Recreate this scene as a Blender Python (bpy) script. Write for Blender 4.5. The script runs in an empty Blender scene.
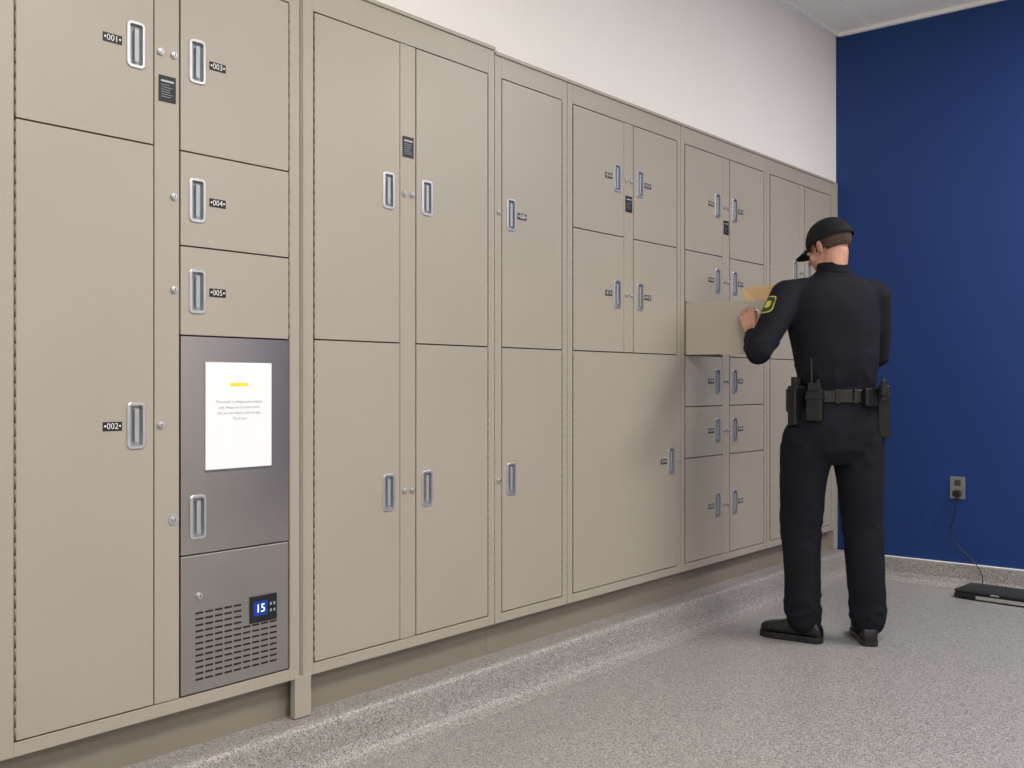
import bpy, bmesh, math, random
from mathutils import Vector, Matrix, noise, Euler
random.seed(3)
S = bpy.context.scene
COL = S.collection
S.view_settings.view_transform = 'Standard'
S.view_settings.look = 'None'

def lin(c):
    return tuple(((v/255)/12.92 if v/255 <= .04045 else ((v/255+.055)/1.055)**2.4) for v in c)

def mat(name, rgb, rough=.5, metal=0., bump=None, var=None, emis=None, spec=None):
    m = bpy.data.materials.new(name); m.use_nodes = True
    nt = m.node_tree; b = nt.nodes['Principled BSDF']
    c = (*lin(rgb), 1)
    b.inputs['Base Color'].default_value = c
    b.inputs['Roughness'].default_value = rough
    b.inputs['Metallic'].default_value = metal
    if spec is not None: b.inputs['Specular IOR Level'].default_value = spec
    tc = nt.nodes.new('ShaderNodeTexCoord')
    if var:
        n = nt.nodes.new('ShaderNodeTexNoise'); n.inputs['Scale'].default_value = var[0]
        n.inputs['Detail'].default_value = 4
        r = nt.nodes.new('ShaderNodeValToRGB')
        r.color_ramp.elements[0].position = .35; r.color_ramp.elements[1].position = .65
        r.color_ramp.elements[0].color = (*[v*(1-var[1]) for v in c[:3]], 1)
        r.color_ramp.elements[1].color = (*[min(1, v*(1+var[1])) for v in c[:3]], 1)
        nt.links.new(tc.outputs['Object'], n.inputs['Vector'])
        nt.links.new(n.outputs['Fac'], r.inputs['Fac'])
        nt.links.new(r.outputs['Color'], b.inputs['Base Color'])
    if bump:
        n = nt.nodes.new('ShaderNodeTexNoise'); n.inputs['Scale'].default_value = bump[0]
        n.inputs['Detail'].default_value = 3
        bp = nt.nodes.new('ShaderNodeBump'); bp.inputs['Strength'].default_value = bump[1]
        bp.inputs['Distance'].default_value = bump[2] if len(bump) > 2 else .002
        nt.links.new(tc.outputs['Object'], n.inputs['Vector'])
        nt.links.new(n.outputs['Fac'], bp.inputs['Height'])
        nt.links.new(bp.outputs['Normal'], b.inputs['Normal'])
    if emis:
        b.inputs['Emission Color'].default_value = (*lin(emis[0]), 1)
        b.inputs['Emission Strength'].default_value = emis[1]
    return m

M = {}
M['locker'] = mat('locker_paint', (165, 157, 145), .42, bump=(900, .12, .0005), var=(3, .015))
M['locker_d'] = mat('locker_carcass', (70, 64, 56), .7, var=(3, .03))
M['kick'] = mat('kick_paint', (132, 124, 112), .5, var=(3, .03))
M['chrome'] = mat('brushed_chrome', (200, 200, 203), .35, .8, var=(30, .03))
M['cup'] = mat('handle_cup', (168, 172, 178), .45, .35, var=(30, .03))
M['hinge'] = mat('hinge_metal', (125, 119, 109), .45, .4, var=(30, .03))
M['black'] = mat('black_plastic', (18, 18, 20), .45, var=(30, .05))
M['white'] = mat('white_ink', (225, 225, 225), .6, var=(30, .02))
M['paper'] = mat('paper', (240, 242, 245), .6, var=(20, .01))
M['yellow'] = mat('highlighter', (238, 222, 40), .6, var=(20, .02))
M['ink'] = mat('ink', (140, 140, 145), .6, var=(20, .02))
M['wall'] = mat('white_wall', (233, 230, 226), .7, bump=(180, .15, .002), var=(2, .01))
M['blue'] = mat('blue_wall', (2, 48, 112), .5, bump=(220, .15, .002), var=(2, .02))
M['ceil'] = mat('ceiling_tile', (250, 248, 245), .9, bump=(150, .4, .002), var=(120, .02))
M['grid'] = mat('ceiling_grid', (252, 250, 248), .5, var=(20, .01))
M['cloth'] = mat('uniform_navy', (19, 21, 29), .85, bump=(350, .3, .001), var=(8, .15), spec=.2)
M['leather'] = mat('duty_leather', (10, 10, 11), .4, bump=(200, .2, .001), var=(30, .1))
M['boot'] = mat('boot_leather', (13, 13, 14), .38, bump=(120, .2, .001), var=(30, .1))
M['cap'] = mat('cap_fabric', (15, 16, 19), .8, bump=(500, .3, .001), var=(30, .1), spec=.3)
M['skin'] = mat('skin', (188, 138, 116), .5, bump=(300, .1, .0005), var=(25, .06))
M['hair'] = mat('hair', (66, 50, 40), .8, bump=(250, .8, .002), var=(90, .25))
M['eye'] = mat('eye_white', (225, 220, 215), .2, var=(30, .01))
M['manila'] = mat('manila', (214, 178, 132), .65, var=(15, .05))
M['pgreen'] = mat('patch_green', (28, 66, 45), .8, var=(80, .2))
M['pgold'] = mat('patch_gold', (205, 180, 60), .7, var=(80, .1))
M['plate'] = mat('steel_plate', (170, 170, 172), .35, .9, var=(20, .02))
M['lcd'] = mat('lcd', (18, 40, 120), .3, emis=((20, 55, 160), .45), var=(20, .02))
M['lcdtxt'] = mat('lcd_digits', (190, 215, 255), .3, emis=((170, 205, 255), 2.0), var=(20, .01))
M['diff'] = mat('light_diffuser', (240, 240, 240), .5, emis=((255, 250, 240), 3.0), var=(20, .01))
M['plastic_g'] = mat('grey_panel', (165, 161, 157), .36, .85, var=(4, .04))

def stainless():
    m = mat('stainless', (180, 176, 173), .3, .97)
    nt = m.node_tree; b = nt.nodes['Principled BSDF']
    tc = nt.nodes.new('ShaderNodeTexCoord'); mp = nt.nodes.new('ShaderNodeMapping')
    mp.inputs['Scale'].default_value = (3, 3, 400)
    n = nt.nodes.new('ShaderNodeTexNoise'); n.inputs['Scale'].default_value = 3
    r = nt.nodes.new('ShaderNodeMapRange'); r.inputs[3].default_value = .17; r.inputs[4].default_value = .27
    nt.links.new(tc.outputs['Object'], mp.inputs[0]); nt.links.new(mp.outputs[0], n.inputs['Vector'])
    nt.links.new(n.outputs['Fac'], r.inputs[0]); nt.links.new(r.outputs[0], b.inputs['Roughness'])
    return m
M['steel'] = stainless()

def speckle(name, base, dark, light, rough, scale=310):
    m = bpy.data.materials.new(name); m.use_nodes = True
    nt = m.node_tree; b = nt.nodes['Principled BSDF']
    tc = nt.nodes.new('ShaderNodeTexCoord')
    v = nt.nodes.new('ShaderNodeTexVoronoi'); v.inputs['Scale'].default_value = scale
    nt.links.new(tc.outputs['Object'], v.inputs['Vector'])
    r = nt.nodes.new('ShaderNodeValToRGB'); r.color_ramp.interpolation = 'CONSTANT'
    e = r.color_ramp.elements
    e[0].position = 0; e[0].color = (*lin(dark), 1)
    e[1].position = .2; e[1].color = (*lin(base), 1)
    a = e.new(.78); a.color = (*lin(light), 1)
    sp = nt.nodes.new('ShaderNodeSeparateColor')
    nt.links.new(v.outputs['Color'], sp.inputs[0]); nt.links.new(sp.outputs[0], r.inputs[0])
    nt.links.new(r.outputs[0], b.inputs['Base Color'])
    b.inputs['Roughness'].default_value = rough
    n = nt.nodes.new('ShaderNodeTexNoise'); n.inputs['Scale'].default_value = 60
    nt.links.new(tc.outputs['Object'], n.inputs['Vector'])
    bp = nt.nodes.new('ShaderNodeBump'); bp.inputs['Strength'].default_value = .06; bp.inputs['Distance'].default_value = .001
    nt.links.new(n.outputs['Fac'], bp.inputs['Height']); nt.links.new(bp.outputs['Normal'], b.inputs['Normal'])
    return m
M['floor'] = speckle('epoxy_floor', (148, 145, 142), (102, 100, 98), (180, 177, 173), .36)
M['cove'] = speckle('epoxy_cove', (148, 144, 140), (106, 103, 100), (178, 174, 170), .5)

# ---------- mesh helpers ----------
def box(bm, x0, x1, y0, y1, z0, z1):
    vs = [bm.verts.new(p) for p in ((x0,y0,z0),(x1,y0,z0),(x1,y1,z0),(x0,y1,z0),(x0,y0,z1),(x1,y0,z1),(x1,y1,z1),(x0,y1,z1))]
    for f in ((3,2,1,0),(4,5,6,7),(0,1,5,4),(1,2,6,5),(2,3,7,6),(3,0,4,7)):
        bm.faces.new([vs[i] for i in f])
    return vs

def obj(name, bm, m, parent=None, smooth=False, bevel=0, recalc=True):
    if recalc: bmesh.ops.recalc_face_normals(bm, faces=bm.faces)
    me = bpy.data.meshes.new(name); bm.to_mesh(me); bm.free()
    o = bpy.data.objects.new(name, me); COL.objects.link(o)
    if m: me.materials.append(M[m] if isinstance(m, str) else m)
    if smooth:
        for p in me.polygons: p.use_smooth = True
    if bevel:
        md = o.modifiers.new('bevel', 'BEVEL'); md.width = bevel; md.segments = 2; md.limit_method = 'ANGLE'
    if parent: o.parent = parent
    return o

def empty(name, loc=(0, 0, 0)):
    e = bpy.data.objects.new(name, None); COL.objects.link(e); e.location = loc
    e.empty_display_size = .1
    return e

def cyl(bm, p0, p1, r0, r1=None, seg=12):
    r1 = r0 if r1 is None else r1
    p0 = Vector(p0); p1 = Vector(p1); d = (p1-p0)
    q = d.to_track_quat('Z', 'Y').to_matrix()
    A, B = [], []
    for i in range(seg):
        a = 2*math.pi*i/seg; v = Vector((math.cos(a), math.sin(a), 0))
        A.append(bm.verts.new(p0+q@(v*r0))); B.append(bm.verts.new(p1+q@(v*r1)))
    for i in range(seg):
        j = (i+1) % seg; bm.faces.new((A[i], A[j], B[j], B[i]))
    bm.faces.new(A[::-1]); bm.faces.new(B)

def text(name, s, size, loc, rot, m, parent):
    cu = bpy.data.curves.new(name, 'FONT'); cu.body = s; cu.size = size
    cu.align_x = 'CENTER'; cu.align_y = 'CENTER'; cu.resolution_u = 3
    t = bpy.data.objects.new(name+'_c', cu); COL.objects.link(t)
    bpy.context.view_layer.update()
    dg = bpy.context.evaluated_depsgraph_get()
    me = bpy.data.meshes.new_from_object(t.evaluated_get(dg))
    bpy.data.objects.remove(t)
    o = bpy.data.objects.new(name, me); COL.objects.link(o)
    me.materials.clear(); me.materials.append(M[m])
    o.location = loc; o.rotation_euler = rot
    if parent: o.parent = parent
    return o

RX = (math.pi/2, 0, math.pi/2)
G = .0022  # half gap

def ringrect(bm, y, z, hw, hh, x0, x1, t, r=.012, seg=5):
    """rounded rectangular frame ring in YZ plane protruding x0..x1"""
    def loop(hw, hh, r, x):
        pts = []
        for cx, cz, a0 in ((hw-r, hh-r, 0), (-hw+r, hh-r, 90), (-hw+r, -hh+r, 180), (hw-r, -hh+r, 270)):
            for k in range(seg+1):
                a = math.radians(a0+90*k/seg)
                pts.append(bm.verts.new((x, y+cx+r*math.cos(a), z+cz+r*math.sin(a))))
        return pts
    L = [loop(hw, hh, r, x0), loop(hw, hh, r, x1-.001), loop(hw-.0015, hh-.0015, r-.001, x1), loop(hw-t, hh-t, max(r-t, .002), x1), loop(hw-t-.001, hh-t-.001, max(r-t-.001, .001), x0-.012)]
    for a, b in zip(L, L[1:]):
        for i in range(len(a)):
            j = (i+1) % len(a); bm.faces.new((a[i], a[j], b[j], b[i]))
    return L[-1]

def handle(bc, bcup, y, z):
    hw, hh = .0245, .058
    ringrect(bc, y, z, hw, hh, 0, .004, .0075)
    # recessed pan + pull lip
    box(bcup, -.012, -.0105, y-hw+.004, y+hw-.004, z-hh+.004, z+hh-.004)
    box(bcup, -.0035, .001, y-.003, y+.0085, z-hh+.016, z+hh-.016)
    box(bcup, -.011, -.002, y+.000, y+.005, z-hh+.022, z+hh-.022)

def doorplate(bm, y0, y1, z0, z1, hy, hz, T=.018):
    y0 += G; y1 -= G; z0 += G; z1 -= G
    hw, hh = .021, .054
    box(bm, -T, 0, y0, y1, z0, hz-hh); box(bm, -T, 0, y0, y1, hz+hh, z1)
    box(bm, -T, 0, y0, hy-hw, hz-hh, hz+hh); box(bm, -T, 0, hy+hw, y1, hz-hh, hz+hh)

ZB, ZT = .29, 2.183
def hinge(bm, y, z0, z1, x=-.0004, r=.0026):
    z = z0+.004; k = 0
    while z < z1-.006:
        e = min(z+.030, z1-.004); cyl(bm, (x, y, z), (x, y, e-.002), r, seg=8); z = e; k += 1

def lock(bm, bd, y, z):
    cyl(bm, (-.004, y, z), (.006, y, z), .0095, .0085, 16)
    cyl(bm, (.006, y, z), (.009, y, z), .0062, .0058, 12)
    box(bd, .0088, .0094, y-.0008, y+.0008, z-.004, z+.004)

def label(par, y, z, s, w=.050, h=.022):
    b = bmesh.new(); box(b, 0, .0012, y-w/2, y+w/2, z-h/2, z+h/2); obj('number_label', b, 'black', par)
    text('label_digits', s, h*.95, (.0015, y, z), RX, 'white', par)

def instr(par, y, z):
    b = bmesh.new(); box(b, 0, .0012, y-.024, y+.024, z-.033, z+.033); obj('instruction_sign', b, 'black', par)
    b = bmesh.new()
    box(b, .0012, .0015, y-.018, y+.018, z+.017, z+.022)
    for k in range(6):
        w = .02*random.uniform(.7, 1)
        box(b, .0012, .0015, y-.018, y-.018+1.7*w, z+.009-k*.006, z+.0098-k*.006)
    obj('instruction_text', b, 'cup', par)

def unit(y0, y1, doors, posts, ztop=2.271, ybody=None, signs=(), holes=None):
    """doors: (y0,y1,z0,z1,side handle 'L'/'R', label or None, lock y or None)"""
    E = empty('evidence_locker')
    # carcass
    b = bmesh.new()
    if holes:
        hy0, hy1, hz0, hz1 = holes
        box(b, -.50, -.0185, y0, y1, .262, hz0); box(b, -.50, -.0185, y0, y1, hz1, ztop)
        box(b, -.50, -.0185, y0, hy0, hz0, hz1); box(b, -.50, -.0185, hy1, y1, hz0, hz1)
        box(b, -.50, -.48, hy0, hy1, hz0, hz1)
    else:
        box(b, -.50, -.0185, y0, y1, .262, ztop)
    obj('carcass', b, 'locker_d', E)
    b = bmesh.new()
    dmin = min(d[0] for d in doors); dmax = max(d[1] for d in doors)
    s = .0012
    box(b, -.019, -.001, y0+s, dmin-G, .255, ztop-.001); box(b, -.019, -.001, dmax+G, y1-s, .255, ztop-.001)
    box(b, -.019, -.001, dmin-G, dmax+G, ZT+G, ztop-.001); box(b, -.019, -.001, dmin-G, dmax+G, .255, ZB-G)
    box(b, -.019, .006, y0+s, y1-s, ztop-.012, ztop)          # top cap
    for (a, c, z0, z1) in posts: box(b, -.019, -.001, a+G, c-G, z0, z1)
    obj('frame', b, 'locker', E, bevel=.0012)
    b = bmesh.new(); box(b, -.48, -.045, y0, y1, .139, .262); obj('kick_plate', b, 'kick', E)
    bd, bc, bu, bh, bl, bk = [bmesh.new() for _ in range(6)]
    for d in doors:
        a, c, z0, z1, side, lab, ly = d[:7]
        hy = c-.05 if side == 'R' else a+.05
        hz = d[7] if len(d) > 7 else (z0+z1)/2
        doorplate(bd, a, c, z0, z1, hy, hz)
        handle(bc, bu, hy, hz)
        hinge(bh, a if side == 'R' else c, z0, z1)
        if ly: lock(bl, bk, ly, hz)
        if lab: label(E, hy+(-.062 if side == 'R' else .062), hz, lab)
    obj('doors', bd, 'locker', E); obj('handles', bc, 'chrome', E); obj('handle_cups', bu, 'cup', E, bevel=.001)
    obj('piano_hinges', bh, 'hinge', E, smooth=True); obj('locks', bl, 'chrome', E, bevel=.0008)
    obj('keyways', bk, 'black', E)
    for (y, z) in signs: instr(E, y, z)
    return E

# ---------- lockers ----------
def tall(y0, y1, c, lab=(None,)*4, ztop=2.271, signs=True):
    a, p, q, e = c
    return unit(y0, y1, [(a, p, 1.23, ZT, 'R', lab[0], p+.018), (a, p, ZB, 1.23, 'R', lab[1], p+.018),
                         (q, e, 1.23, ZT, 'L', lab[2], q-.018), (q, e, ZB, 1.23, 'L', lab[3], q-.018)],
                [(p, q, ZB, ZT)], ztop=ztop, signs=[((p+q)/2, 1.857)] if signs else [])
tall(.178, 1.018, (.222, .573, .647, .998), ztop=2.284)
c = [1.06, 1.406, 1.480, 1.828]
U1 = unit(1.019, 1.868, [
    (c[0], c[1], 1.703, ZT, 'R', '•001•', 1.423), (c[0], c[1], ZB, 1.703, 'R', '•002•', 1.423),
    (c[2], c[3], 1.703, ZT, 'L', '•003•', 1.461), (c[2], c[3], 1.458, 1.703, 'L', '•004•', 1.461),
    (c[2], c[3], 1.226, 1.458, 'L', '•005•', 1.461)], [(c[1], c[2], ZB, ZT)], ztop=2.284, signs=[(1.443, 1.852)],
    holes=(1.4805, 1.8275, .2895, 1.2255))
b = bmesh.new(); bk = bmesh.new(); lock(b, bk, 1.461, .752); cyl(b, (-.003, 1.461, .752), (.002, 1.461, .752), .014, seg=20)
obj('fridge_lock', b, 'chrome', U1); obj('fridge_keyway', bk, 'black', U1)
tall(1.869, 2.726, (1.919, 2.2645, 2.336, 2.689), ztop=2.284)
# corner leg between banks
b = bmesh.new(); box(b, -.020, .002, 1.848, 1.907, .1415, .262); box(b, -.001, .005, 1.874, 1.878, .262, 2.27)
obj('support_leg', b, 'locker', U1, bevel=.002)
unit(2.727, 3.154, [(2.765, 3.119, 1.23, ZT, 'L', '•008•', 2.746), (2.765, 3.119, ZB, 1.23, 'L', None, 2.746)], [])
c = [3.19, 3.546, 3.618, 3.972]
unit(3.155, 4.006, [(c[0], c[1], 1.707, ZT, 'R', '•010•', 3.564), (c[0], c[1], 1.23, 1.707, 'R', '•011•', 3.564),
                    (c[2], c[3], 1.707, ZT, 'L', '•012•', 3.600), (c[2], c[3], 1.23, 1.707, 'L', '•013•', 3.600),
                    (c[0], c[3], ZB, 1.23, 'R', '•014•', 3.988)], [(c[1], c[2], 1.23+G, ZT)], signs=[(3.582, 1.848)])
c = [4.042, 4.396, 4.468, 4.835]
rows = [ZT, 1.707, 1.47, 1.23, .997, .763, ZB]
ds = []
n = 15
for i in range(6):
    if i != 2: ds.append((c[0], c[1], rows[i+1], rows[i], 'R', '•%03d•' % n, 4.414))
    ds.append((c[2], c[3], rows[i+1], rows[i], 'L', '•%03d•' % (n+6), 4.450)); n += 1
U5 = unit(4.007, 4.870, ds, [(c[1], c[2], ZB, ZT)], signs=[(4.432, 1.85)], holes=(4.05, 4.39, 1.238, 1.462))
od = empty('open_door', (.002, 4.044, 0)); od.parent = U5
od.rotation_euler = (0, 0, -math.radians(70))
bd, bc, bu, bh = [bmesh.new() for _ in range(4)]
doorplate(bd, 0, .352, 1.23, 1.47, .302, 1.372); handle(bc, bu, .302, 1.372); hinge(bh, -.002, 1.23, 1.47)
obj('open_door_panel', bd, 'locker', od); obj('open_door_handle', bc, 'chrome', od)
obj('open_door_cup', bu, 'cup', od); obj('open_door_hinge', bh, 'hinge', od)
tall(4.871, 5.742, (4.906, 5.262, 5.336, 5.695), signs=False)

# refrigerator
F = empty('evidence_refrigerator')
b = bmesh.new(); box(b, -.46, -.0182, 1.482, 1.826, .291, 1.224); 
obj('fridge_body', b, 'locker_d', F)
b = bmesh.new(); doorplate(b, 1.480, 1.828, .654, 1.226, 1.532, .752, .018); obj('fridge_door', b, 'steel', F)
bc, bu = bmesh.new(), bmesh.new(); handle(bc, bu, 1.532, .752)
obj('fridge_handle', bc, 'chrome', F); obj('fridge_cup', bu, 'cup', F)
b = bmesh.new(); hinge(b, 1.829, .654, 1.226); hinge(b, 1.829, .29, .654); obj('fridge_hinge', b, 'hinge', F)
b = bmesh.new(); box(b, -.018, 0, 1.4825, 1.8255, .2925, .652); obj('compressor_panel', b, 'plastic_g', F, bevel=.0015)
b = bmesh.new()
for r in range(12):
    z = .500-r*.0158
    for k in range(9):
        y = 1.537+k*.0295
        if r < 4 and k > 4: continue
        box(b, -.001, .0006, y-.0118, y+.0118, z-.0026, z+.0026)
obj('vent_slots', b, 'black', F)
b = bmesh.new(); box(b, 0, .004, 1.694, 1.784, .442, .516); obj('display_bezel', b, 'black', F, bevel=.002)
b = bmesh.new(); box(b, .004, .0048, 1.704, 1.750, .461, .500); obj('display_lcd', b, 'lcd', F)
text('display_digits', '15', .032, (.0052, 1.727, .480), RX, 'lcdtxt', F)
b = bmesh.new()
for yy in (1.762, 1.774):
    for zz in (.470, .488): box(b, .004, .005, yy-.003, yy+.003, zz-.004, zz+.004)
obj('display_buttons', b, 'cup', F, bevel=.001)
b = bmesh.new(); bk = bmesh.new(); lock(b, bk, 1.535, .545); obj('panel_lock', b, 'chrome', F); obj('panel_keyway', bk, 'black', F)

# notice
N = empty('paper_notice')
b = bmesh.new(); box(b, .0005, .0015, 1.555, 1.770, .866, 1.158)
obj('plastic_sleeve', b, mat('sleeve', (90, 90, 95), .15, var=(10, .02)), N)
b = bmesh.new(); box(b, .0015, .0022, 1.554, 1.766, .873, 1.158); obj('sheet', b, 'paper', N)
b = bmesh.new(); box(b, .0022, .0026, 1.630, 1.688, 1.094, 1.103); obj('highlight_bar', b, 'yellow', N)
for k, s in enumerate(['This locker is refrigerated evidence', 'only. Please do not store items', 'that do not require cold storage.', 'Thank you']):
    text('notice_text', s, .0105, (.0026, 1.66, 1.052-k*.015), RX, 'ink', N)

# ---------- room ----------
XR, YB, ZC, YF = 5.4, 5.80, 3.143, -2.6
b = bmesh.new(); box(b, -.7, XR+.1, YF-.1, YB+.1, -.1, 0); obj('floor', b, 'floor')
b = bmesh.new(); box(b, -.112, -.012, YF, YB, 2.272, ZC); box(b, -.112, -.012, YF, .176, 0, 2.272); obj('wall_left', b, 'wall')
b = bmesh.new(); box(b, -.7, XR, YB, YB+.1, 0, ZC); obj('wall_back', b, 'blue')
b = bmesh.new(); box(b, XR, XR+.1, YF, YB, 0, ZC); obj('wall_right', b, 'wall')
b = bmesh.new(); box(b, -.7, XR, YF-.1, YF, 0, ZC); obj('wall_front', b, 'wall')
b = bmesh.new(); box(b, -.7, XR+.1, YF-.1, YB+.1, ZC, ZC+.08); obj('ceiling', b, 'ceil')
b = bmesh.new()
x = .19
while x < XR: box(b, x-.012, x+.012, YF, YB, ZC-.006, ZC+.002); x += .61
y = YB-.62
while y > YF: box(b, -.012, XR, y-.012, y+.012, ZC-.005, ZC+.002); y -= 1.22
box(b, -.012, .012, YF, YB, ZC-.022, ZC-.001); box(b, -.012, XR, YB-.022, YB, ZC-.022, ZC-.001)
obj('trim_ceiling_grid', b, 'grid')
b = bmesh.new(); box(b, -.1, -.003, 5.743, 5.80, .14, 2.271); obj('trim_locker_filler', b, 'locker')

def extr(name, prof, axis, a0, a1, m):
    b = bmesh.new()
    P = [[b.verts.new((p[0], a, p[1]) if axis == 'Y' else (a, p[0], p[1])) for p in prof] for a in (a0, a1)]
    for i in range(len(prof)):
        j = (i+1) % len(prof); b.faces.new((P[0][i], P[0][j], P[1][j], P[1][i]))
    b.faces.new(P[0]); b.faces.new(P[1][::-1])
    return obj(name, b, m)
extr('baseboard_left', [(-.5, 0.0), (-.5, .139), (.045, .139), (.056, .136), (.063, .128), (.066, .115), (.070, .05), (.078, .025), (.092, .010), (.115, .003), (.13, .0005)], 'Y', .1, YB-.02, 'cove')
extr('baseboard_back', [(YB, 0), (YB, .128), (YB-.012, .128), (YB-.016, .124), (YB-.018, .05), (YB-.027, .025), (YB-.045, .009), (YB-.07, .003), (YB-.085, .0005)], 'X', .05, XR, 'cove')
b = bmesh.new(); box(b, .05, XR, YB-.014, YB-.0002, .128, .132); obj('trim_cove_cap', b, 'grid')
extr('baseboard_right', [(XR, 0), (XR, .128), (XR-.016, .128), (XR-.02, .03), (XR-.07, .0005)], 'Y', YF, YB, 'cove')

# outlet
O = empty('wall_outlet')
b = bmesh.new(); box(b, .628, .706, YB-.006, YB, .478, .598); obj('face_plate', b, 'plate', O, bevel=.002)
b = bmesh.new()
for zz in (.510, .566):
    box(b, .651, .683, YB-.010, YB-.005, zz-.016, zz+.016)
obj('receptacles', b, mat('receptacle', (60, 60, 62), .5, var=(20, .02)), O, bevel=.003)
b = bmesh.new(); box(b, .650, .686, YB-.045, YB-.010, .493, .525); cyl(b, (.668, YB-.03, .495), (.668, YB-.032, .47), .008, .005)
obj('plug', b, 'black', O, bevel=.004)
def curve(name, pts, r, m, parent=None):
    cu = bpy.data.curves.new(name, 'CURVE'); cu.dimensions = '3D'; cu.bevel_depth = r; cu.bevel_resolution = 2
    sp = cu.splines.new('NURBS'); sp.points.add(len(pts)-1); sp.use_endpoint_u = True; sp.order_u = 4
    for i, p in enumerate(pts): sp.points[i].co = (*p, 1)
    cu.resolution_u = 8
    o = bpy.data.objects.new(name, cu); COL.objects.link(o); cu.materials.append(M[m])
    if parent: o.parent = parent
    return o
curve('power_cord', [(.668, YB-.032, .475), (.666, YB-.035, .40), (.63, YB-.03, .33), (.64, YB-.03, .27), (.70, YB-.03, .2), (.78, YB-.04, .14), (.82, YB-.06, .06), (.80, YB-.09, .006), (.76, YB-.10, .004), (.77, YB-.12, .010), (.80, YB-.14, .014)], .0028, 'black')
# laptop on the floor
L = empty('laptop', (.945, 5.61, 0)); L.rotation_euler = (0, 0, math.radians(-4))
b = bmesh.new(); box(b, -.20, .20, -.135, .105, .006, .032); obj('laptop_base', b, 'black', L, bevel=.006)
b = bmesh.new(); box(b, -.20, .20, -.13, .105, .0335, .048); obj('laptop_lid', b, mat('lid', (34, 34, 38), .45, var=(20, .05)), L, bevel=.005)
b = bmesh.new(); box(b, -.09, .18, -.1380, -.134, .009, .026); box(b, -.02, .02, -.1315, -.129, .034, .042); obj('laptop_strip', b, 'chrome', L)
b = bmesh.new()
for x in (-.16, .16):
    for y in (-.1, .08): cyl(b, (x, y, 0), (x, y, .007), .012)
obj('laptop_feet', b, 'black', L)

# lights
def troffer(x, y, p):
    E = empty('ceiling_light', (x, y, ZC-.006))
    b = bmesh.new(); box(b, -.29, .29, -.59, .59, -.004, 0); obj('diffuser', b, 'diff', E)
    b = bmesh.new()
    for a in (-.3, .28): box(b, a, a+.02, -.6, .6, -.012, 0)
    for a in (-.6, .58): box(b, -.28, .28, a, a+.02, -.012, 0)
    obj('troffer_frame', b, 'grid', E)
    l = bpy.data.lights.new('tube_light', 'AREA'); l.shape = 'RECTANGLE'; l.size = .56; l.size_y = 1.16
    l.energy = p; l.color = (1, .975, .945)
    o = bpy.data.objects.new('tube_light', l); COL.objects.link(o); o.parent = E; o.location = (0, 0, -.02)
for (x, y, p) in ((2.33, 4.95, 68), (2.02, 1.5, 56), (2.02, -1.2, 45), (4.2, 4.0, 42), (4.2, 1.0, 42)):
    troffer(x, y, p)
w = bpy.data.worlds.new('world'); S.world = w; w.use_nodes = True
w.node_tree.nodes['Background'].inputs[0].default_value = (.8, .85, 1, 1)
w.node_tree.nodes['Background'].inputs[1].default_value = .15

# ---------- officer ----------
P = empty('police_officer', (.600, 4.221, 0)); P.rotation_euler = (0, 0, math.radians(22.4))

def ellip(bm, c, r, R=None, u=20, v=14):
    g = bmesh.ops.create_uvsphere(bm, u_segments=u, v_segments=v, radius=1)
    for x in g['verts']:
        p = Vector((x.co.x*r[0], x.co.y*r[1], x.co.z*r[2]))
        if R: p = R@p
        x.co = p+Vector(c)
def caps(bm, p0, p1, r0, r1):
    p0 = Vector(p0); p1 = Vector(p1); n = 6
    cyl(bm, p0, p1, r0, r1, 20)
    ellip(bm, p0, (r0,)*3); ellip(bm, p1, (r1,)*3)
def chain(bm, pts):
    for (a, ra), (c, rc) in zip(pts, pts[1:]): caps(bm, a, c, ra, rc)
def loft(bm, rings, seg=32, pw=2.3):
    R = []
    for (cx, cy, cz, rx, ry, yaw) in rings:
        ca, sa = math.cos(yaw), math.sin(yaw); L = []
        for i in range(seg):
            a = 2*math.pi*i/seg; c_, s_ = math.cos(a), math.sin(a)
            x = rx*math.copysign(abs(c_)**(2/pw), c_); y = ry*math.copysign(abs(s_)**(2/pw), s_)
            L.append(bm.verts.new((cx+x*ca-y*sa, cy+x*sa+y*ca, cz)))
        R.append(L)
    for a, c in zip(R, R[1:]):
        for i in range(seg):
            j = (i+1) % seg; bm.faces.new((a[i], a[j], c[j], c[i]))
    bm.faces.new(R[0][::-1]); bm.faces.new(R[-1])

def fuse(name, bm, vox, it, m, parent, disp=None, fac=.6):
    o = obj('tmp', bm, None)
    r = o.modifiers.new('r', 'REMESH'); r.mode = 'VOXEL'; r.voxel_size = vox; r.use_smooth_shade = True
    s = o.modifiers.new('s', 'SMOOTH'); s.factor = fac; s.iterations = it
    bpy.context.view_layer.update()
    dg = bpy.context.evaluated_depsgraph_get()
    me = bpy.data.meshes.new_from_object(o.evaluated_get(dg))
    bpy.data.objects.remove(o)
    if disp:
        ns = [v.normal.copy() for v in me.vertices]
        for v, nn in zip(me.vertices, ns): v.co += nn*disp(v.co)
    me.name = name
    q = bpy.data.objects.new(name, me); COL.objects.link(q); q.parent = parent
    me.materials.clear(); me.materials.append(M[m])
    for p in me.polygons: p.use_smooth = True
    return q

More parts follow.
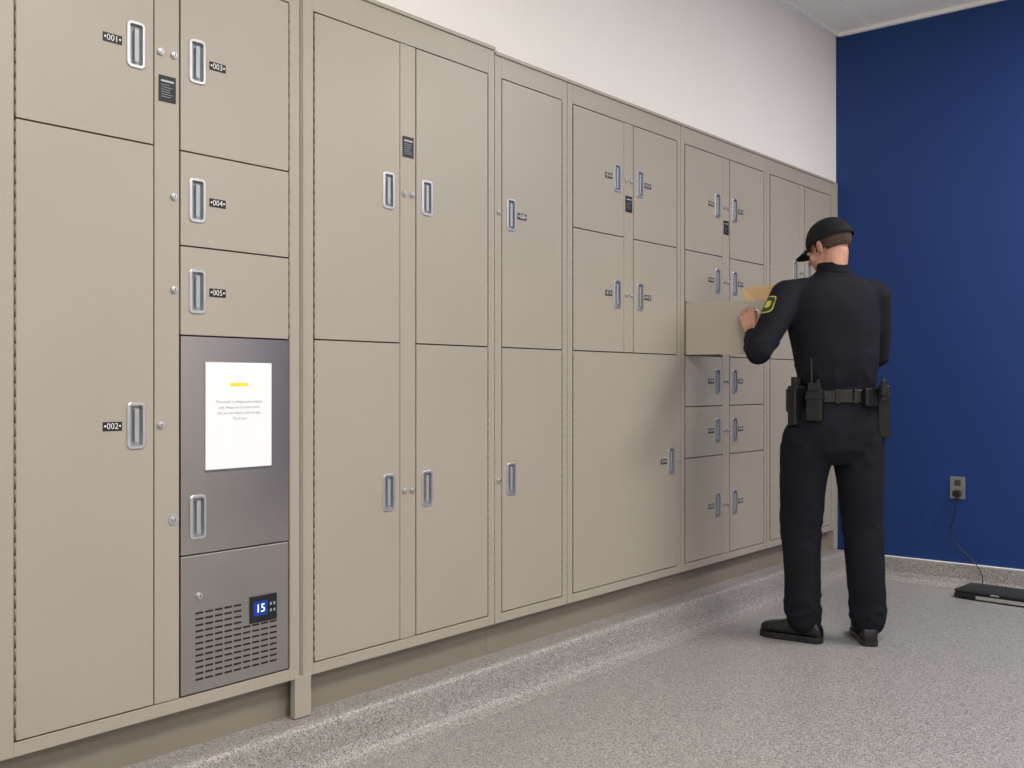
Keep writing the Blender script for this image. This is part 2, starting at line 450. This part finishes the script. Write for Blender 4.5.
yaw = math.radians(25)
LS, LE, LW = (-.172, -.078, 1.470), (-.282, -.232, 1.235), (-.318, -.055, 1.308)
RS, RE, RW = (.180, .075, 1.470), (.194, .150, 1.225), (-.055, .215, 1.375)
def folds(p):
    # a few soft diagonal creases at the waist and elbows, otherwise smooth cloth
    n1 = noise.noise(Vector((p.x*6, p.y*6, p.z*7)))
    n2 = noise.noise(Vector((p.x*7+p.z*6, p.y*7, p.z*15-p.x*8)))
    k = .15+.75*math.exp(-((p.z-1.12)/.06)**2)
    if p.x < -.20: k += .8*math.exp(-((p.z-1.25)/.06)**2)
    if p.x > .15: k += .6*math.exp(-((p.z-1.24)/.07)**2)
    return .004*n1+.006*k*max(1-abs(n2)*3, 0)-.001
b = bmesh.new()
loft(b, [(.033, .0, 1.035, .154, .114, yaw), (.034, 0, 1.08, .156, .116, yaw), (.030, -.004, 1.13, .167, .126, yaw), (.024, -.005, 1.22, .178, .132, yaw),
         (.016, -.005, 1.32, .192, .134, yaw), (.010, -.004, 1.41, .202, .130, yaw), (.010, 0, 1.465, .202, .120, yaw),
         (.012, .003, 1.508, .180, .104, yaw), (.014, .005, 1.538, .138, .086, yaw), (.016, .008, 1.565, .090, .072, yaw), (.015, .010, 1.59, .064, .064, yaw)])
chain(b, [((-.10, -.045, 1.490), .066), (LS, .075), (tuple((Vector(LS)+Vector(LE))/2), .066), (LE, .053), (tuple((Vector(LE)+Vector(LW))/2), .048), (LW, .036)])
chain(b, [((.11, .048, 1.490), .066), (RS, .075), (tuple((Vector(RS)+Vector(RE))/2), .066), (RE, .055), (tuple((Vector(RE)+Vector(RW))/2), .048), (RW, .036)])
shirt = fuse('uniform_shirt', b, .007, 6, 'cloth', P, folds)
# collar
b = bmesh.new()
loft(b, [(.015, .008, 1.565, .078, .074, yaw), (.013, .010, 1.59, .068, .068, yaw), (.010, .014, 1.616, .063, .065, yaw)], pw=2)
fuse('collar', b, .005, 2, 'cloth', P)
# trousers
def tf(p):
    n1 = noise.noise(Vector((p.x*6+3, p.y*6, p.z*5)))
    n2 = noise.noise(Vector((p.x*8+p.z*5, p.y*7, p.z*15-p.x*7)))
    k = .12+.7*math.exp(-((p.z-.50)/.07)**2)+1.0*math.exp(-((p.z-.14)/.07)**2)+.6*math.exp(-((p.z-.81)/.05)**2)
    return .005*n1+.008*k*max(1-abs(n2)*2.8, 0)-.002
b = bmesh.new()
loft(b, [(.02, 0, .76, .10, .09, yaw), (.016, 0, .82, .180, .128, yaw), (.015, 0, .90, .198, .140, yaw), (.020, 0, .97, .186, .134, yaw), (.030, 0, 1.04, .160, .119, yaw), (.034, 0, 1.075, .156, .116, yaw)])
chain(b, [((-.085, -.035, .86), .114), ((-.108, -.02, .68), .102), ((-.118, .0, .50), .087), ((-.112, -.01, .30), .081), ((-.108, -.015, .13), .076), ((-.106, -.018, .100), .073)])
chain(b, [((.110, .042, .86), .114), ((.125, .045, .68), .101), ((.135, .045, .50), .086), ((.147, .035, .30), .080), ((.155, .025, .13), .075), ((.155, .022, .100), .073)])
fuse('uniform_trousers', b, .008, 6, 'cloth', P, tf)

def shoe(name, heel, ang):
    secs = [(-.002, .018, .03), (.004, .030, .055), (.02, .037, .082), (.06, .040, .105), (.10, .040, .100), (.15, .044, .078), (.20, .050, .062), (.245, .048, .054), (.272, .036, .046), (.285, .018, .034)]
    b = bmesh.new(); R = []
    for (x, w, h) in secs:
        L = []
        for i in range(16):
            a = 2*math.pi*i/16
            yy = w*math.copysign(abs(math.cos(a))**.8, math.cos(a)); zz = h/2+h/2*math.copysign(abs(math.sin(a))**.75, math.sin(a))
            L.append(b.verts.new((x, yy, max(zz, 0)+.018)))
        R.append(L)
    for a, c_ in zip(R, R[1:]):
        for i in range(16): b.faces.new((a[i], a[(i+1) % 16], c_[(i+1) % 16], c_[i]))
    b.faces.new(R[0]); b.faces.new(R[-1][::-1])
    caps(b, (.060, 0, .08), (.060, 0, .14), .042, .040)
    o = fuse(name, b, .006, 3, 'boot', P)
    b = bmesh.new(); outline = []
    pts = [(0, .02), (.01, .034), (.05, .040), (.10, .038), (.16, .046), (.21, .053), (.255, .048), (.282, .030), (.291, .010)]
    pts = pts+[(x, -y) for x, y in pts[::-1]]
    A = [b.verts.new((x, y, 0)) for x, y in pts]; B = [b.verts.new((x, y, .028)) for x, y in pts]
    b.faces.new(A[::-1]); b.faces.new(B)
    for i in range(len(pts)): b.faces.new((A[i], A[(i+1) % len(pts)], B[(i+1) % len(pts)], B[i]))
    s = obj(name+'_sole', b, 'black', P, bevel=.003)
    for q in (o, s): q.location = heel; q.rotation_euler = (0, 0, math.radians(ang)); q.scale = (.95,)*3
shoe('boot_left', (-.030, -.045, 0), 160)
shoe('boot_right', (.163, -.045, 0), 98)

# duty belt
b = bmesh.new(); loft(b, [(.033, 0, 1.022, .169, .127, yaw), (.033, 0, 1.026, .173, .131, yaw), (.034, 0, 1.072, .172, .130, yaw), (.034, 0, 1.076, .168, .126, yaw)], seg=48, pw=2.2)
obj('duty_belt', b, 'leather', P, smooth=False)
def gear(name, th, z, w, h, d, m='leather', tilt=0, bev=.006, out=0):
    """th: angle around body, 0=his right, 90=front, -90=back"""
    a = math.radians(th); lx = .173*math.cos(a); ly = .131*math.sin(a)
    nx, ny = math.cos(a)/.165, math.sin(a)/.126; na = math.atan2(ny, nx)
    e = Matrix.Translation((.033, 0, z))@Matrix.Rotation(yaw, 4, 'Z')@Matrix.Translation((lx, ly, 0))@Matrix.Rotation(na, 4, 'Z')
    b = bmesh.new(); box(b, -.004+out, d+out, -w/2, w/2, -h/2, h/2)
    R = e@Matrix.Rotation(tilt, 4, 'X')
    bmesh.ops.transform(b, matrix=R, verts=b.verts)
    o = obj(name, b, m, P, bevel=bev); o.modifiers['bevel'].segments = 3
    return R
R = gear('radio_holder', -140, 1.01, .066, .13, .04)
b = bmesh.new(); box(b, .004, .034, -.026, .026, .0, .095); cyl(b, (.018, -.015, .09), (.016, -.017, .20), .0055, .0035); cyl(b, (.018, .012, .09), (.018, .012, .108), .007)
bmesh.ops.transform(b, matrix=R, verts=b.verts); obj('police_radio', b, 'black', P, bevel=.003)
gear('radio_strap', -140, 1.045, .070, .018, .044, 'black', bev=.003)
gear('taser_holster', -172, 1.01, .055, .165, .05)
gear('taser_grip', -172, 1.105, .030, .05, .03, 'black', out=.012, bev=.006)
gear('magazine_pouch', 165, 1.03, .075, .10, .045)
gear('handcuff_pouch', -62, 1.045, .075, .075, .022)
gear('belt_keeper_1', -85, 1.049, .018, .06, .006, bev=.002)
gear('belt_keeper_2', -110, 1.049, .018, .06, .006, bev=.002)
gear('belt_keeper_3', -38, 1.049, .018, .06, .006, bev=.002)
R = gear('gun_holster', -22, .970, .076, .19, .046, tilt=.08)
gear('holster_hood', -22, 1.075, .050, .045, .046, bev=.012)
b = bmesh.new(); box(b, .008, .034, -.085, -.020, .065, .093); box(b, .008, .032, -.100, -.062, .085, .160)
bmesh.ops.transform(b, matrix=R, verts=b.verts); obj('pistol_grip', b, 'black', P, bevel=.007)

# shoulder patch
def patch(name, sc, m, off):
    cth = Vector((-.21, -.135, 1.430)); n = Vector((-.72, -.68, .15)).normalized()
    t = Vector((0, 0, 1)).cross(n).normalized(); u = n.cross(t)
    b = bmesh.new(); K = 8; grid = {}
    for i in range(-K, K+1):
        for j in range(-K, K+1):
            x = i/K; y = j/K
            w = 1.0 if y > -.2 else math.sqrt(max(0, 1-((-.2-y)/.8)**2))
            w *= 1 if y < .7 else 1-.25*(y-.7)/.3
            grid[i, j] = b.verts.new(cth+n*.06+t*(x*w*.042*sc)+u*(y*.050*sc))
    for i in range(-K, K):
        for j in range(-K, K): b.faces.new((grid[i, j], grid[i+1, j], grid[i+1, j+1], grid[i, j+1]))
    bmesh.ops.remove_doubles(b, verts=b.verts, dist=1e-5)
    o = obj(name, b, m, P)
    s = o.modifiers.new('w', 'SHRINKWRAP'); s.target = shirt; s.wrap_method = 'NEAREST_SURFACEPOINT'; s.offset = off; s.wrap_mode = 'ABOVE_SURFACE'
patch('patch_border', 1.0, 'pgold', .002); patch('patch_field', .86, 'pgreen', .0032); patch('patch_crest', .42, 'pgold', .0044)

# head
hp = Vector((-.002, .026, 1.688))
H = empty('head', hp); H.parent = P
H.rotation_euler = (Matrix.Rotation(math.radians(56), 4, 'Z')@Matrix.Rotation(math.radians(-20), 4, 'X')).to_euler()
b = bmesh.new()
ellip(b, (0, -.012, .03), (.076, .096, .083)); ellip(b, (0, .030, -.035), (.060, .064, .075)); ellip(b, (0, .020, -.05), (.056, .06, .05))
ellip(b, (0, .070, -.094), (.026, .022, .018)); ellip(b, (0, .074, .022), (.05, .018, .012))
caps(b, (0, .088, .005), (0, .106, -.026), .008, .012); ellip(b, (.011, .098, -.03), (.008, .009, .007)); ellip(b, (-.011, .098, -.03), (.008, .009, .007))
ellip(b, (0, .086, -.055), (.024, .012, .006)); ellip(b, (0, .084, -.066), (.021, .012, .006))
ellip(b, (.04, .06, -.03), (.022, .02, .025)); ellip(b, (-.04, .06, -.03), (.022, .02, .025))
for sx in (-1, 1):
    Re = Matrix.Rotation(sx*.35, 3, 'Z')
    ellip(b, (sx*.083, -.006, -.010), (.006, .018, .031), Re); ellip(b, (sx*.076, .002, -.014), (.008, .01, .018))
inv = H.rotation_euler.to_matrix().inverted()
nb = inv@(Vector((.015, .0, 1.575))-hp)
caps(b, (0, -.022, -.035), nb, .053, .056)
fuse('head_skin', b, .0036, 3, 'skin', H)
b = bmesh.new()
for sx in (-1, 1): ellip(b, (sx*.031, .082, .004), (.012, .010, .009))
obj('eyes', b, 'eye', H, smooth=True)
b = bmesh.new()
for sx in (-1, 1): ellip(b, (sx*.031, .0905, .003), (.005, .003, .005)); 
obj('irises', b, 'hair', H, smooth=True)
b = bmesh.new()
for sx in (-1, 1): ellip(b, (sx*.031, .091, .022), (.018, .005, .004))
obj('eyebrows', b, 'hair', H, smooth=True)
b = bmesh.new()
g = bmesh.ops.create_uvsphere(b, u_segments=48, v_segments=40, radius=1)
for v in b.verts: v.co = Vector((v.co.x*.0765, -.0125+v.co.y*.0965, .029+v.co.z*.084))
bmesh.ops.delete(b, geom=[v for v in b.verts if v.co.z < -.030 or (v.co.y > .032 and v.co.z < .03) or (v.co.z < -.018 and v.co.y > -.02)], context='VERTS')
o = obj('hair', b, 'hair', H, smooth=True); sd = o.modifiers.new('s', 'SOLIDIFY'); sd.thickness = .004; sd.offset = 0
# cap
b = bmesh.new(); nu, nv = 36, 10; rings = []
for j in range(nv+1):
    ph = (j/nv)*math.pi/2*.98; L = []
    for i in range(nu):
        a = 2*math.pi*i/nu
        L.append(b.verts.new((.0865*math.sin(a)*math.cos(ph)**.85, -.012+.107*math.cos(a)*math.cos(ph)**.85, .016+.104*math.sin(ph))))
    rings.append(L)
for A, B in zip(rings, rings[1:]):
    for i in range(nu): b.faces.new((A[i], A[(i+1) % nu], B[(i+1) % nu], B[i]))
b.faces.new(rings[-1])
o = obj('cap_crown', b, 'cap', H, smooth=True); sd = o.modifiers.new('s', 'SOLIDIFY'); sd.thickness = .003; sd.offset = 0
b = bmesh.new(); ellip(b, (0, -.012, .121), (.007, .007, .004)); obj('cap_button', b, 'cap', H, smooth=True)
b = bmesh.new(); NI, NJ = 16, 6; gr = []
for j in range(NJ+1):
    row = []
    for i in range(NI+1):
        a = math.radians(-58+116*i/NI); q = math.cos(math.radians(-90+180*i/NI))**.6 if 0 < i < NI else 0
        x = .0865*math.sin(a)*(1+.05*j/NJ); y = -.014+.107*math.cos(a)+.072*q*j/NJ
        z = .022-1.9*x*x-.012*(j/NJ)**1.2
        row.append(b.verts.new((x, y, z)))
    gr.append(row)
for j in range(NJ):
    for i in range(NI):
        b.faces.new((gr[j][i], gr[j][i+1], gr[j+1][i+1], gr[j+1][i]))
bmesh.ops.remove_doubles(b, verts=b.verts, dist=1e-5)
o = obj('cap_brim', b, 'cap', H, smooth=True); sd = o.modifiers.new('s', 'SOLIDIFY'); sd.thickness = .004; sd.offset = 0
b = bmesh.new()
for k in range(3):
    a = math.pi*k/3
    for sgn in (0, 1):
        pr = None
        for j in range(11):
            ph = j/10*math.pi/2*.98; aa = a+sgn*math.pi
            p = Vector((.0872*math.sin(aa)*math.cos(ph)**.85, -.012+.1078*math.cos(aa)*math.cos(ph)**.85, .016+.1048*math.sin(ph)))
            if pr: cyl(b, pr, p, .0009, seg=5)
            pr = p
obj('cap_seams', b, 'black', H)

# hands
def hand(name, wrist, X, Y, Z, curls, thumb, parent, sc=1.0):
    X = Vector(X).normalized(); Y = (Vector(Y)-X*Vector(Y).dot(X)).normalized(); Z = Vector(Z); Z = (Z-X*Z.dot(X)-Y*Z.dot(Y)).normalized()
    W = Vector(wrist)
    T = lambda p: W+(X*p[0]+Y*p[1]+Z*p[2])*sc
    b = bmesh.new()
    xs = [.028, .010, -.009, -.027]; ys = [.088, .092, .088, .080]
    Ls = [(.042, .025, .020), (.047, .029, .021), (.043, .027, .020), (.034, .020, .018)]
    spread = [.10, .02, -.06, -.15]
    caps(b, T((0, -.035, 0)), T((0, .01, 0)), .025*sc, .025*sc)
    for i in range(4):
        caps(b, T((xs[i]*.55, .005, 0)), T((xs[i], ys[i], .002)), .015*sc, .0115*sc)
        caps(b, T((xs[i]*.55, .012, -.008)), T((xs[i]*.9, ys[i]-.015, -.008)), .013*sc, .010*sc)
        p = Vector((xs[i], ys[i], .002)); ang = 0
        rr = [.0096, .0086, .0076, .0065]
        if i == 3: rr = [r*.88 for r in rr]
        for k in range(3):
            ang += curls[i][k]
            q = p+Vector((math.sin(spread[i])*math.cos(ang), math.cos(spread[i])*math.cos(ang), -math.sin(ang)))*Ls[i][k]
            caps(b, T(p), T(q), rr[k]*sc, rr[k+1]*sc); p = q
    for (a, c_) in zip(thumb, thumb[1:]):
        caps(b, T(a[0]), T(c_[0]), a[1]*sc, c_[1]*sc)
    return fuse(name, b, .0024, 2, 'skin', parent, fac=.5)
th = [((.016, .018, -.006), .016), ((.040, .045, -.014), .012), ((.050, .075, -.024), .0098), ((.046, .098, -.034), .0082)]
hand('hand_left', (-.326, -.035, 1.325), (.95, 0, .25), (-.22, .42, .88), (-.1, -.95, .3), [(.5, .8, .5), (.5, .9, .5), (.55, .9, .5), (.6, .9, .5)], th, P, .95)
hand('hand_right', (-.075, .222, 1.388), (.25, 0, .97), (-.93, -.25, .30), (-.2, .95, 0), [(.35, .5, .3)]*4,
     [((.016, .018, -.006), .016), ((.036, .045, -.022), .012), ((.038, .075, -.036), .0098), ((.032, .100, -.040), .0082)], P, .95)

# envelope (held in right hand, behind the open door)
EN = empty('manila_envelope', (.600, 4.221, 0)); EN.rotation_euler = P.rotation_euler
b = bmesh.new()
def quadbox(bm, pts, n, t):
    n = Vector(n).normalized()*t
    A = [bm.verts.new(Vector(p)) for p in pts]; B = [bm.verts.new(Vector(p)+n) for p in pts]
    bm.faces.new(A); bm.faces.new(B[::-1])
    for i in range(4): bm.faces.new((A[i], A[(i+1) % 4], B[(i+1) % 4], B[i]))
quadbox(b, [(-.352, .118, 1.36), (-.13, .142, 1.375), (-.125, .142, 1.548), (-.370, .118, 1.532)], (0, 1, 0), .006)
obj('envelope_body', b, 'manila', EN, bevel=.001)
b = bmesh.new(); quadbox(b, [(-.300, .1235, 1.46), (-.13, .1405, 1.46), (-.125, .1405, 1.5485), (-.370, .1165, 1.5325)], (0, 1, 0), .001)
obj('envelope_flap', b, mat('flap', (206, 170, 124), .65, var=(15, .05)), EN)

# ---------- camera ----------
cd = bpy.data.cameras.new('camera'); cam = bpy.data.objects.new('camera', cd); COL.objects.link(cam)
cam.location = (2.34, 0, 1.10); cam.rotation_euler = (math.pi/2, 0, math.radians(39.68))
cd.sensor_width = 36; cd.lens = 1021/1024*36; cd.clip_start = .05
S.camera = cam
